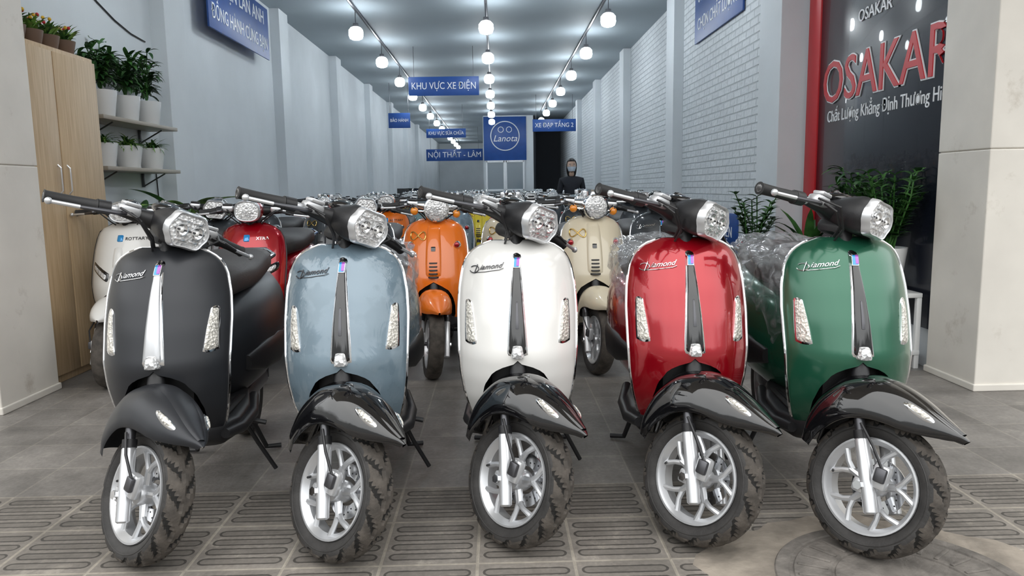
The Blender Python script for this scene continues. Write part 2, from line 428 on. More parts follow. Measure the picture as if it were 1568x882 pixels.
        g = textgeo('XTRA' if paint is P_RED else 'ROTTARY', .026, .0012)
        v = [(a+.09, SY(a+.09, .875+b)-.003-c, .875+b) for a, b, c in g[0]]; p.add((v, g[1]), CHROME if paint is P_RED else PLAST)
    else:
        p.add(patch([(-.045, .93), (.045, .93), (.055, .60), (-.055, .60)], .004, .012, 10, .3, nz=20), paint)
        for k in range(5):
            z = .70-k*.022; p.add(patch([(-.035, z), (.035, z), (.035, z-.012), (-.035, z-.012)], .016, .004, 6, .3), PLAST)
        p.add(patch([(-.02, .80), (.02, .80), (.02, .76), (-.02, .76)], .016, .004, 6, .3), GLOSS)
        for sg in (1, -1):
            c = (sg*.145, SY(.145, .80)-.01, .80)
            p.add(lathe([(-.012, 0), (-.010, .018), (.0, .024), (.01, .026)], 20, 'Y'), CHROME, T(c))
            p.add(sphere((c[0], c[1]-.008, c[2]), (.018, .01, .018), 14, 8), P_RED)
        pts = [(-.10+.05*math.cos(t), 0, .86+.025*math.sin(t*2)) for t in np.linspace(0, 2*math.pi, 26)]
        p.add(tube([(a, SY(a, c)-.006, c) for a, b, c in pts], .004, 6), GOLD)
    out.append(('shield_trim_and_lamps', p.mesh('shield_trim', 50)))
    # --- headset (steered)
    H = S @ T((0, .394, 1.035)); p = Part()
    if style != 'retro':
        cw = [(-.142, .004, .062, .052, 2.8), (-.130, .004, .072, .061, 2.8), (-.095, .006, .078, .066, 2.7), (-.04, .008, .076, .060, 2.5), (.01, .010, .066, .046, 2.4), (.06, .012, .045, .030, 2.2), (.09, .014, .018, .012, 2)]
        hx = .05 if style == 'modern' else 0
        p.add(loft([ring(y, z, w, h, e, 36, hexa=hx if y < -.08 else 0) for y, z, w, h, e in cw]), PLAST if style == 'modern' else paint, H)
        bz = [ring(y, .004, w, h, 2.6, 36, hexa=hx) for y, w, h in [(-.126, .0765, .0655), (-.146, .074, .063), (-.154, .069, .0585), (-.152, .0655, .055), (-.135, .062, .052)]]
        p.add(grid(bz, True), SILVER, H)
        ls = [ring(-.146-.008*(1-k*k), .004, .066*k, .056*k, 2.6, 36, hexa=hx) for k in (1, .85, .6, .35, .1)]
        p.add(loft(ls), LENS, H)
        if hi:
            p.add(rbox((0, -.1545, .004), (.110, .004, .006), .002), STEEL, H)
            for sg in (1, -1):
                p.add(lathe([(-.150, .0), (-.1515, .010), (-.157, .019), (-.1565, .022), (-.150, .024)], 24, 'Y'), REFL, H @ T((sg*.028, 0, .004)))
                p.add(sphere((sg*.028, -.153, .004), (.008, .006, .008), 12, 8), SIGNW_, H)
                p.add(rbox((sg*.024, -.153, .036), (.034, .004, .007), .002), REFL, H); p.add(rbox((sg*.024, -.153, -.030), (.034, .004, .007), .002), REFL, H)
        p.add(sphere((0, .015, .052), (.062, .07, .026), 20, 10), GLOSS, H)
        p.add(sphere((0, -.065, .050), (.060, .055, .022), 20, 10), GLOSS if style == 'modern' else paint, H)
        p.add(rbox((0, .03, .074), (.06, .03, .018), .006), GLOSS, H)
        p.add(rbox((0, .0, -.045), (.09, .10, .05), .02), PLAST, H)
    else:
        p.add(lathe([(-.14, .072), (-.135, .080), (-.12, .083), (-.08, .080), (-.03, .06), (.0, .03), (.01, 0)], 32, 'Y'), CHROME, H @ T((0, 0, -.01)))
        p.add(lathe([(-.155, 0), (-.152, .03), (-.145, .06), (-.137, .073)], 32, 'Y'), LENS, H @ T((0, 0, -.01)))
        p.add(lathe([(-.01, 0), (-.01, .045), (.02, .05), (.035, .04), (.035, 0)], 24, 'Z'), CHROME, H @ T((0, -.01, .065)))
        for sg in (1, -1):
            p.add(tube([(0, -.06, -.03), (sg*.12, -.07, -.03)], .007, 8), CHROME, H)
            p.add(sphere((sg*.135, -.075, -.03), (.026, .022, .026), 16, 10), AMBER, H)
            p.add(rbox((sg*.05, -.02, .07), (.04, .03, .04), .008), SILVER, H)
    for sg in (1, -1):
        B_ = bar if sg < 0 else min(bar, .345)
        a = [(sg*.03, .0, .004), (sg*.10, .012, .006), (sg*.17, .028, .004), (sg*.20, .036, .002), (sg*B_, .068, -.018)]
        p.add(tube(a[:3], [.036, .026, .016], 14), PLAST if style != 'retro' else CHROME, H)
        p.add(tube(a[1:], .0135, 12), SILVER, H)
        g0 = Vector(a[3]); g1 = Vector(a[4]); d = (g1-g0)
        p.add(tube([g0+d*.16, g0+d*.19, g0+d*.55, g0+d*.96, g0+d*.99, g1], [.024, .0195, .018, .019, .0215, .014], 16), GRIP, H)
        p.add(tube([g0-d*.06, g0+d*.15], .024, 14), PLAST, H)
        p.add(rbox((sg*.145, -.002, .014), (.070, .052, .036), .012), SILVER, H)
        p.add(rbox((sg*.145, -.008, .037), (.055, .042, .014), .005), SILVER if hi else PLAST, H)
        p.add(tube([(sg*.16, -.02, .002), (sg*.20, -.042, -.004), (sg*(B_-.08), -.022, -.018), (sg*(B_-.005), .0, -.026)], [.008, .0075, .006, .006], 8), PLAST if sg > 0 else STEEL, H)
        p.add(tube([(sg*(B_-.08), -.022, -.018), (sg*B_, .001, -.027)], .0065, 8), SILVER, H)
        p.add(sphere((sg*(B_+.004), .002, -.027), .0115, 12, 8), SILVER, H)
        p.add(tube([(sg*.15, -.02, .01), (sg*.12, -.06, -.01), (sg*.07, -.06, -.05), (sg*.03, -.02, -.09)], .005, 8), PLAST, H)
        p.add(tube([(sg*.18, -.02, .015), (sg*.15, -.09, .0), (sg*.08, -.08, -.06), (sg*.02, -.01, -.12)], .004, 8), PLAST, H)
    out.append(('headlight_and_handlebar', p.mesh('headset')))
    return out

def place(meshes, x, y, yaw=0, name='motor_scooter'):
    e = bpy.data.objects.new(name, None); e.empty_display_size = .2; C.collection.objects.link(e)
    e.location = (x, y, .002); e.rotation_euler = (0, 0, rad(yaw))
    for n, me in meshes:
        o = bpy.data.objects.new(n, me); C.collection.objects.link(o); o.parent = e
    return e

front = [(P_BLACK, P_BLACK, 'silver', -1.118, 2.25, 5, 49, SEAT), (P_BLUE, None, 'black', -.510, 2.24, 3, 49, WRAP), (P_WHITE, None, 'black', .058, 2.30, -2, 46, SEAT),
         (P_RED, None, 'black', .648, 2.28, -4, 46, WRAP), (P_GREEN, None, 'black', 1.162, 2.18, -6, 44, WRAP)]
for pa, fe, stp, x, y, yaw, stt, se in front:
    place(scooter_meshes('modern', pa, stt, fe, stp, True, None, se), x, y, yaw)

bg = {}
def B(style, pa, steer, fe=None, rim=None, seat=SEAT):
    k = (style, pa.name, steer)
    if k not in bg: bg[k] = scooter_meshes(style, pa, steer, fe or pa, 'black', False, rim, seat, bar=.33)
    return bg[k]
place(B('slant', P_WHITE, 8, P_WHITE, GLOSS), -2.34, 4.42, 2)
place(B('modern', P_GREY, 15), -1.95, 4.86, 0)
place(B('slant', P_RED, 5, P_RED, GLOSS), -1.50, 4.22, 0)
place(B('modern', P_GREY, 15), -.92, 4.84, 0)
place(B('retro', P_ORANGE, 12), -.40, 4.46, 0)
place(B('retro', P_CREAM, 0), .10, 4.89, 0)
place(B('retro', P_CREAM, 12), .62, 4.49, 0)
place(B('modern', P_GREY, 15), 1.15, 4.89, 0)
cols = [P_GREY, P_TEAL, P_CREAM, P_GREY, P_ORANGE, P_GREY, P_BLUE, P_GREY, P_GREY]
ci = 0
for r, y in enumerate([6.62, 8.42, 10.15, 12.3, 14.3, 16.3]):
    for k in range(7):
        x = -2.12+k*.60+(.10 if r % 2 else -.1)
        pa = cols[(ci*5+r) % 9]; ci += 1
        if 11.0 < y+.2 < 13.9 and .55 < x < 1.9: continue
        if r == 0 and k == 2: pa = P_ORANGE
        if r == 1 and k == 3: pa = P_YEL
        place(B(('retro', 'modern', 'retro', 'slant')[(ci+r) % 4], pa, (12, 0)[ci % 2]), x, y+random.uniform(-.05, .05), random.uniform(-3, 3))

# ------------------------------------------------------------------ room materials
WALL = mat('wall_paint', (.70, .74, .77), .8, var=.04, vscale=1.5, bump=.05, bscale=40)
CEIL = mat('ceiling_paint', (.33, .385, .42), .7, var=.05, vscale=.8)
PILL = mat('pillar_tile', (.74, .705, .645), .55, var=.06, vscale=2.5, bump=.15, bscale=9)
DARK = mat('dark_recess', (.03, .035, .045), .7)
SIGNB = mat('sign_blue', (.012, .070, .29), .45, var=.08)
SIGNW = mat('sign_white', (.85, .87, .9), .5)
LAMP = mat('lamp_glow', (.90, .96, 1.0), .5, emis=42)
def grime(m, col, lo, hi, scale, amt):
    N, L = nt(m); b = N['Principled BSDF']; src = b.inputs['Base Color'].links[0].from_socket
    tc = N.new('ShaderNodeTexCoord'); n = N.new('ShaderNodeTexNoise'); n.inputs['Scale'].default_value = scale; n.inputs['Detail'].default_value = 10; n.inputs['Roughness'].default_value = .7
    L.new(tc.outputs['Object'], n.inputs['Vector']); r = N.new('ShaderNodeMapRange'); r.inputs[1].default_value = lo; r.inputs[2].default_value = hi; r.inputs[4].default_value = amt
    mx = N.new('ShaderNodeMix'); mx.data_type = 'RGBA'; mx.inputs[7].default_value = (*col, 1)
    L.new(n.outputs['Fac'], r.inputs[0]); L.new(r.outputs[0], mx.inputs[0]); L.new(src, mx.inputs[6]); L.new(mx.outputs[2], b.inputs['Base Color'])
grime(PILL, (.30, .24, .17), .60, .75, 3.5, .5)
def brickmat():
    m = mat('white_painted_brick', (.72, .76, .79), .75); N, L = nt(m); b = N['Principled BSDF']
    tc = N.new('ShaderNodeTexCoord'); s = N.new('ShaderNodeSeparateXYZ'); c = N.new('ShaderNodeCombineXYZ')
    L.new(tc.outputs['Object'], s.inputs[0]); L.new(s.outputs[1], c.inputs[0]); L.new(s.outputs[2], c.inputs[1])
    br = N.new('ShaderNodeTexBrick'); br.inputs['Scale'].default_value = 1; br.inputs['Brick Width'].default_value = .22; br.inputs['Row Height'].default_value = .075
    br.inputs['Mortar Size'].default_value = .008; br.inputs['Mortar Smooth'].default_value = .4
    br.inputs['Color1'].default_value = (.75, .79, .82, 1); br.inputs['Color2'].default_value = (.68, .72, .75, 1); br.inputs['Mortar'].default_value = (.50, .54, .57, 1)
    L.new(c.outputs[0], br.inputs['Vector']); L.new(br.outputs['Color'], b.inputs['Base Color'])
    n = N.new('ShaderNodeTexNoise'); n.inputs['Scale'].default_value = 25; L.new(tc.outputs['Object'], n.inputs['Vector'])
    ma = N.new('ShaderNodeMath'); ma.operation = 'MULTIPLY_ADD'; ma.inputs[1].default_value = -1; L.new(br.outputs['Fac'], ma.inputs[0]); L.new(n.outputs['Fac'], ma.inputs[2])
    bp = N.new('ShaderNodeBump'); bp.inputs['Strength'].default_value = .8; bp.inputs['Distance'].default_value = .012
    L.new(ma.outputs[0], bp.inputs['Height']); L.new(bp.outputs[0], b.inputs['Normal']); return m
BRICK = brickmat()
def math_node(N, L, op, a, b=None, c=None):
    n = N.new('ShaderNodeMath'); n.operation = op
    for i, v in enumerate((a, b, c)):
        if v is None: continue
        if isinstance(v, (int, float)): n.inputs[i].default_value = v
        else: L.new(v, n.inputs[i])
    return n.outputs[0]
def pavemat(name, slots, tw, tl, x0, y0, base, grout, groutw, rough=.7):
    m = mat(name, base, rough); N, L = nt(m); b = N['Principled BSDF']
    f = lambda op, a, b_=None, c=None: math_node(N, L, op, a, b_, c)
    tc = N.new('ShaderNodeTexCoord'); s = N.new('ShaderNodeSeparateXYZ'); L.new(tc.outputs['Object'], s.inputs[0])
    n = N.new('ShaderNodeTexNoise'); n.inputs['Scale'].default_value = 3; n.inputs['Detail'].default_value = 8; L.new(tc.outputs['Object'], n.inputs['Vector'])
    n2 = N.new('ShaderNodeTexNoise'); n2.inputs['Scale'].default_value = 60; n2.inputs['Detail'].default_value = 6; L.new(tc.outputs['Object'], n2.inputs['Vector'])
    n3 = N.new('ShaderNodeTexNoise'); n3.inputs['Scale'].default_value = 9; n3.inputs['Detail'].default_value = 10; n3.inputs['Roughness'].default_value = .7; L.new(tc.outputs['Object'], n3.inputs['Vector'])
    X = f('DIVIDE', f('SUBTRACT', s.outputs[0], x0), tw); Y = f('DIVIDE', f('SUBTRACT', s.outputs[1], y0), tl)
    fx = f('FRACT', X); fy = f('FRACT', Y)
    ex = f('MULTIPLY', f('SUBTRACT', .5, f('ABSOLUTE', f('SUBTRACT', fx, .5))), tw)
    ey = f('MULTIPLY', f('SUBTRACT', .5, f('ABSOLUTE', f('SUBTRACT', fy, .5))), tl)
    e = f('MINIMUM', ex, ey)
    wob = f('MULTIPLY', f('SUBTRACT', n2.outputs['Fac'], .5), .006)
    g = f('LESS_THAN', f('ADD', e, wob), groutw)
    cell = N.new('ShaderNodeTexWhiteNoise'); cell.noise_dimensions = '2D'
    cc = N.new('ShaderNodeCombineXYZ'); L.new(f('FLOOR', X), cc.inputs[0]); L.new(f('FLOOR', Y), cc.inputs[1]); L.new(cc.outputs[0], cell.inputs['Vector'])
    val = f('MULTIPLY', f('ADD', f('MULTIPLY', cell.outputs['Value'], .34), .80), f('ADD', f('MULTIPLY', n.outputs['Fac'], 1.3), .34))
    val = f('MULTIPLY', val, f('ADD', f('MULTIPLY', n2.outputs['Fac'], .6), .70))
    val = f('MULTIPLY', val, f('ADD', f('MULTIPLY', n3.outputs['Fac'], 1.0), .50))
    height = f('MULTIPLY', g, -.6)
    if slots:
        sy = f('FRACT', f('MULTIPLY', f('DIVIDE', f('SUBTRACT', f('MULTIPLY', fy, tl), .022), tl-.044), 4))
        dy = f('MULTIPLY', f('ABSOLUTE', f('SUBTRACT', sy, .5)), (tl-.044)/4)
        dx = f('MAXIMUM', f('SUBTRACT', f('MULTIPLY', f('ABSOLUTE', f('SUBTRACT', fx, .5)), tw), tw/2-.040), 0)
        d = f('SQRT', f('ADD', f('MULTIPLY', dx, dx), f('MULTIPLY', dy, dy)))
        d = f('ADD', d, f('MULTIPLY', wob, .7))
        inner = f('LESS_THAN', d, .0145)
        rim_ = f('MULTIPLY', f('LESS_THAN', d, .0225), f('SUBTRACT', 1, inner))
        inside = f('GREATER_THAN', ey, .022)
        inner = f('MULTIPLY', inner, inside); rim_ = f('MULTIPLY', rim_, inside)
        val = f('MULTIPLY', val, f('SUBTRACT', 1, f('MULTIPLY', rim_, .68)))
        val = f('MULTIPLY', val, f('SUBTRACT', 1, f('MULTIPLY', inner, .22)))
        height = f('SUBTRACT', f('ADD', height, f('MULTIPLY', inner, .15)), f('MULTIPLY', rim_, 1.0))
    mx = N.new('ShaderNodeMix'); mx.data_type = 'RGBA'; mx.inputs[6].default_value = (*base, 1); mx.inputs[7].default_value = (*grout, 1)
    dust = f('MULTIPLY', f('GREATER_THAN', n3.outputs['Fac'], .60), .22)
    L.new(f('MAXIMUM', f('MULTIPLY', g, .7), dust), mx.inputs[0])
    vm = N.new('ShaderNodeVectorMath'); vm.operation = 'SCALE'; L.new(mx.outputs[2], vm.inputs[0]); L.new(val, vm.inputs['Scale'])
    L.new(vm.outputs[0], b.inputs['Base Color'])
    bp = N.new('ShaderNodeBump'); bp.inputs['Strength'].default_value = .8; bp.inputs['Distance'].default_value = .006
    L.new(f('ADD', height, f('MULTIPLY', n2.outputs['Fac'], .3)), bp.inputs['Height']); L.new(bp.outputs[0], b.inputs['Normal'])
    return m
PAVE = pavemat('slotted_paving', True, .30, .30, -.078, 2.16, (.205, .185, .163), (.36, .325, .27), .005)
FORE = pavemat('forecourt_paving', False, .30, .30, -.078, 2.76, (.205, .190, .176), (.30, .275, .24), .004, .5)
FLOORM = pavemat('interior_tile', False, .6, .6, 0, 4.2, (.17, .165, .16), (.10, .10, .10), .002, .35)

def slab(name, x0, x1, y0, y1, z0, z1, m, bev=0):
    p = Part(); p.add(rbox(((x0+x1)/2, (y0+y1)/2, (z0+z1)/2), (x1-x0, y1-y0, z1-z0), bev), m); return p.obj(name, smooth=False)
slab('ground_pavement', -9, 9, -9, 2.76, -.1, 0, PAVE)
slab('ground_forecourt', -9, 9, 2.76, 4.4, -.1, 0, FORE)
slab('floor', -3.2, 3.2, 4.4, 41, -.1, 0, FLOORM)
CZ = 3.6
slab('ceiling', -3.2, 3.2, 4.0, 41, CZ, CZ+.15, CEIL)
p = Part(); p.add(rbox((-3.1, 22.6, CZ/2), (.2, 36.8, CZ), 0), WALL)
for y in (7.0, 10.6, 14.2, 17.8, 21.4, 25.0, 28.6): p.add(rbox((-2.95, y, CZ/2), (.16, .42, CZ-.002), .004), WALL)
p.obj('wall_left', smooth=False)
p = Part(); p.add(rbox((2.55, 18.2, CZ/2), (.2, 23.0, CZ), 0), BRICK)
for y in (10.0, 13.8, 17.6, 21.4): p.add(rbox((2.40, y, CZ/2), (.16, .42, CZ-.002), .004), WALL)
p.add(rbox((2.78, 5.4, CZ/2), (.2, 2.2, CZ), 0), WALL); p.add(rbox((2.62, 6.68, CZ/2), (.38, .52, CZ-.002), .004), WALL)
p.obj('wall_right', smooth=False)
p = Part(); p.add(rbox((.46, 25.6, CZ/2), (1.68, .2, CZ), 0), WALL); p.add(rbox((-.35, 33, CZ/2), (.12, 14.6, CZ), 0), WALL); p.add(rbox((-1.7, 40.6, CZ/2), (2.8, .2, CZ), 0), WALL)
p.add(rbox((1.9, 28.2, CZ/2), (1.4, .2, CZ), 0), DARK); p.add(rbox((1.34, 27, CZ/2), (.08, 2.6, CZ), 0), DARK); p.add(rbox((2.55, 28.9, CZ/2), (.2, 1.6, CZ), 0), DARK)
p.obj('wall_back', smooth=False)
def pillar(name, x0, x1, y0, y1):
    p = Part(); z = 0
    for h in (1.32, 1.0, 1.28, .8):
        p.add(rbox(((x0+x1)/2, (y0+y1)/2, z+h/2), (x1-x0, y1-y0, h-.004), .006), PILL); z += h
    p.add(rbox(((x0+x1)/2, (y0+y1)/2, 2.2), (x1-x0-.02, y1-y0-.02, 4.38), 0), PILL)
    p.add(rbox(((x0+x1)/2, (y0+y1)/2, .02), (x1-x0+.02, y1-y0+.02, .04), .006), PILL)
    return p.obj(name, smooth=False)
pillar('wall_front_left', -5.5, -2.64, 3.86, 4.38)
pillar('wall_front_right', 2.62, 5.5, 3.92, 4.385)
slab('trim_1', -5.5, 5.5, 4.0, 4.38, 4.0, 4.7, PILL, .01)
slab('ceiling_balcony', -5.5, 5.5, 2.3, 4.0, 4.42, 4.6, PILL, .01)  # unseen slab added overhead to cut sky light and deepen contact shadows

# advertising panel on the right
RED = mat('panel_red', (.55, .012, .02), .4); PB = mat('panel_black', (.008, .010, .018), .25, coat=.3)
p = Part(); p.add(rbox((2.66, 5.26, 1.9), (.03, 1.72, 3.3), .004), PB); p.add(rbox((2.655, 6.23, 1.9), (.045, .22, 3.3), .004), RED)
def tr(s, size, y, z, m, e=.003, off=0, x=2.641, shear=0, sx=1):
    g = xf(textgeo(s, size, e, shear, off, 'LEFT', sx), T((x, y, z)) @ MR)
    v = g[0]; fs = [q for q in g[1] if min(v[i][1] for i in q) > 4.395]
    p.add((v, fs), m)
tr('OSAKAR', .45, 6.04, 1.78, SIGNW, .003, .010, 2.641, 0, .98); tr('OSAKAR', .45, 6.04, 1.78, RED, .006, 0, 2.638, 0, .98)
tr('Chất Lượng Khẳng Định Thương Hiệu', .125, 5.95, 1.63, SIGNW, .002, 0, 2.643, 0, .82)
tr('OSAKAR', .12, 5.5, 2.30, SIGNW)
p.add(([(2.642, 5.43, 2.54), (2.642, 5.23, 2.42), (2.642, 5.03, 2.54), (2.642, 5.23, 2.66)], [(0, 1, 2, 3)]), RED)
p.obj('advertising_panel')
p = Part(); p.add(rbox((-2.845, 8.75, 3.12), (.02, 2.0, .62), .003), SIGNB)
p.add(textgeo('XE ĐIỆN LAN ANH', .23, .002, sx=.9), SIGNW, T((-2.833, 8.7, 3.28)) @ ML); p.add(textgeo('ĐỒNG HÀNH CÙNG BẠN', .21, .002, sx=.75), SIGNW, T((-2.833, 8.75, 2.98)) @ ML)
p.obj('wall_banner')
p = Part(); p.add(rbox((2.43, 8.28, 3.16), (.02, 1.75, .66), .003), SIGNB)
p.add(textgeo('UY TÍN TẠO NIỀM TIN', .18, .002, sx=.80), SIGNW, T((2.418, 8.28, 3.33)) @ MR); p.add(textgeo('CHỌN CHẤT LƯỢNG', .19, .002, sx=.80), SIGNW, T((2.418, 8.28, 3.02)) @ MR)
p.obj('wall_banner')
def hang(s, x, y, z, w, h, ts, sx=.95):
    p = Part(); p.add(rbox((0, 0, 0), (w, .02, h), .003), SIGNB); p.add(textgeo(s, ts, .002, sx=sx), SIGNW, T((0, -.013, 0)) @ MF)
    for sg in (1, -1): p.add(tube([(sg*w*.42, 0, h/2), (sg*w*.42, 0, CZ-z)], .005, 6), STEEL)
    p.obj('hanging_sign', (x, y, z))
hang('KHU VỰC XE ĐIỆN', -.87, 13.2, 2.93, 1.22, .32, .165, .80)
hang('XE ĐẠP TẦNG 2', 1.58, 20, 2.80, 1.15, .32, .16, .88)
hang('KHU VỰC SỬA CHỮA', -1.42, 22, 2.78, 1.15, .26, .14, .76)
hang('NỘI THẤT - LÂM', -1.62, 30, 2.52, 2.25, .46, .30)
hang('BẢO HÀNH', -2.2, 17.5, 2.75, .5, .34, .1, .8)
p = Part(); p.add(rbox((.34, 25.480, 2.835), (1.44, .03, 1.45), .004), SIGNB)
p.add(tube([(.34+.48*math.cos(t), 25.45, 2.92+.48*math.sin(t)) for t in np.linspace(0, 2*math.pi, 41)], .018, 6), SIGNW)
p.add(textgeo('Lanota', .30, .003, .3), SIGNW, T((.34, 25.455, 2.83)) @ MF)
for sg in (-1, 1): p.add(tube([(.34+sg*.14+.09*math.cos(t), 25.45, 3.13+.09*math.sin(t)) for t in np.linspace(0, 2*math.pi, 21)], .012, 6), SIGNW)
p.obj('logo_banner')
GL = mat('door_glass', (.25, .30, .34), .1, coat=1)
p = Part()
for k in (0, 1):
    x = .0+k*.66; p.add(rbox((x, 25.46, 1.05), (.58, .03, 2.0), 0), GL)
    for dx in (-.3, .3): p.add(rbox((x+dx, 25.45, 1.05), (.06, .06, 2.1), .005), SIGNW)
    for dz in (.05, 1.1, 2.07): p.add(rbox((x, 25.45, dz), (.62, .06, .07), .005), SIGNW)
p.obj('door_1')

# ------------------------------------------------------------------ lamps
def lamprow(x, ys):
    p = Part(); z = 3.27
    for y in ys:
        p.add(lathe([(-.095, 0), (-.092, .05), (-.075, .083), (-.03, .098), (.03, .094), (.065, .065), (.075, .04)], 18, 'Z'), LAMP, T((0, y, z)))
        p.add(lathe([(.07, .042), (.12, .036), (.13, .0)], 12, 'Z'), STEEL, T((0, y, z)))
        p.add(tube([(0, y, z+.12), (0, y, CZ-.03)], .006, 6), STEEL)
    p.add(rbox((0, (ys[0]+ys[-1])/2, CZ-.022), (.035, ys[-1]-ys[0]+.6, .03), .004), STEEL)
    p.obj('pendant_light_row', (x, 0, 0))
lamprow(-.09, [5.5, 7.81]+[10.12+2.31*k for k in range(7)])
lamprow(1.47, [5.1, 7.43]+[9.76+2.33*k for k in range(7)])
lamprow(-1.85, [5.6, 8.0]+[10.4+2.3*k for k in range(13)])

# ------------------------------------------------------------------ cabinet, shelves, plants
WOOD = mat('light_wood', (.52, .37, .22), .5, var=.10, vscale=3)
def woodgrain(m):
    N, L = nt(m); b = N['Principled BSDF']; tc = N.new('ShaderNodeTexCoord'); mp = N.new('ShaderNodeMapping'); mp.inputs['Scale'].default_value = (20, 20, 1.2)
    n = N.new('ShaderNodeTexNoise'); n.inputs['Scale'].default_value = 3; n.inputs['Detail'].default_value = 6
    L.new(tc.outputs['Object'], mp.inputs[0]); L.new(mp.outputs[0], n.inputs['Vector'])
    r = N.new('ShaderNodeValToRGB'); r.color_ramp.elements[0].position = .3; r.color_ramp.elements[1].position = .7
    r.color_ramp.elements[0].color = (.46, .32, .18, 1); r.color_ramp.elements[1].color = (.60, .44, .27, 1)
    L.new(n.outputs['Fac'], r.inputs[0]); L.new(r.outputs[0], b.inputs['Base Color'])
woodgrain(WOOD)
p = Part(); p.add(rbox((-2.855, 4.82, 1.03), (.27, .82, 2.06), .004), WOOD)
for y0, y1 in ((4.42, 4.735), (4.745, 5.225)): p.add(rbox((-2.713, (y0+y1)/2, 1.04), (.02, y1-y0, 1.98), .003), WOOD)
for y in (4.69, 4.79): p.add(tube([(-2.705, y, 1.16), (-2.685, y, 1.18), (-2.685, y, 1.32), (-2.705, y, 1.34)], .005, 8), SILVER)
p.obj('cabinet')
POT = mat('white_ceramic', (.78, .79, .79), .3, coat=.5); SOIL = mat('potting_soil', (.05, .035, .025), .9, bump=.5)
TERR = mat('dark_planter', (.16, .10, .07), .6)
LEAF = [mat('leaf_dark', (.020, .075, .020), .45, var=.5, vscale=12), mat('leaf_mid', (.045, .14, .030), .45, var=.4, vscale=12), mat('leaf_light', (.20, .36, .08), .45, var=.6, vscale=20)]
FLOW = mat('flower_red', (.55, .02, .03), .4); FLY = mat('flower_yellow', (.75, .45, .03), .5)
def leaf(b, az, el, L_, w, droop, n=6, fold=.25):
    b = Vector(b); d = Vector((math.cos(az), math.sin(az), 0)); s = Vector((-math.sin(az), math.cos(az), 0)); rows = []; p = b.copy(); a = el
    for i in range(n+1):
        t = i/n; ww = w*math.sin(math.pi*min(1, .12+.88*t))**.8*(1 if t < 1 else 0)+.0006
        up = Vector((0, 0, 1)); rows.append([tuple(p-s*ww+up*ww*fold), tuple(p), tuple(p+s*ww+up*ww*fold)])
        p = p+(d*math.cos(a)+up*math.sin(a))*(L_/n); a -= droop/n
    return grid(rows)
def potg(p, r, h, m=None):
    m = m or POT
    p.add(lathe([(0, 0), (0, r*.72), (h*.05, r*.76), (h*.9, r*.98), (h, r), (h, r*.9), (h*.9, r*.86)], 28, 'Z'), m); p.add(lathe([(h*.9, 0), (h*.9, r*.88)], 20, 'Z'), SOIL)
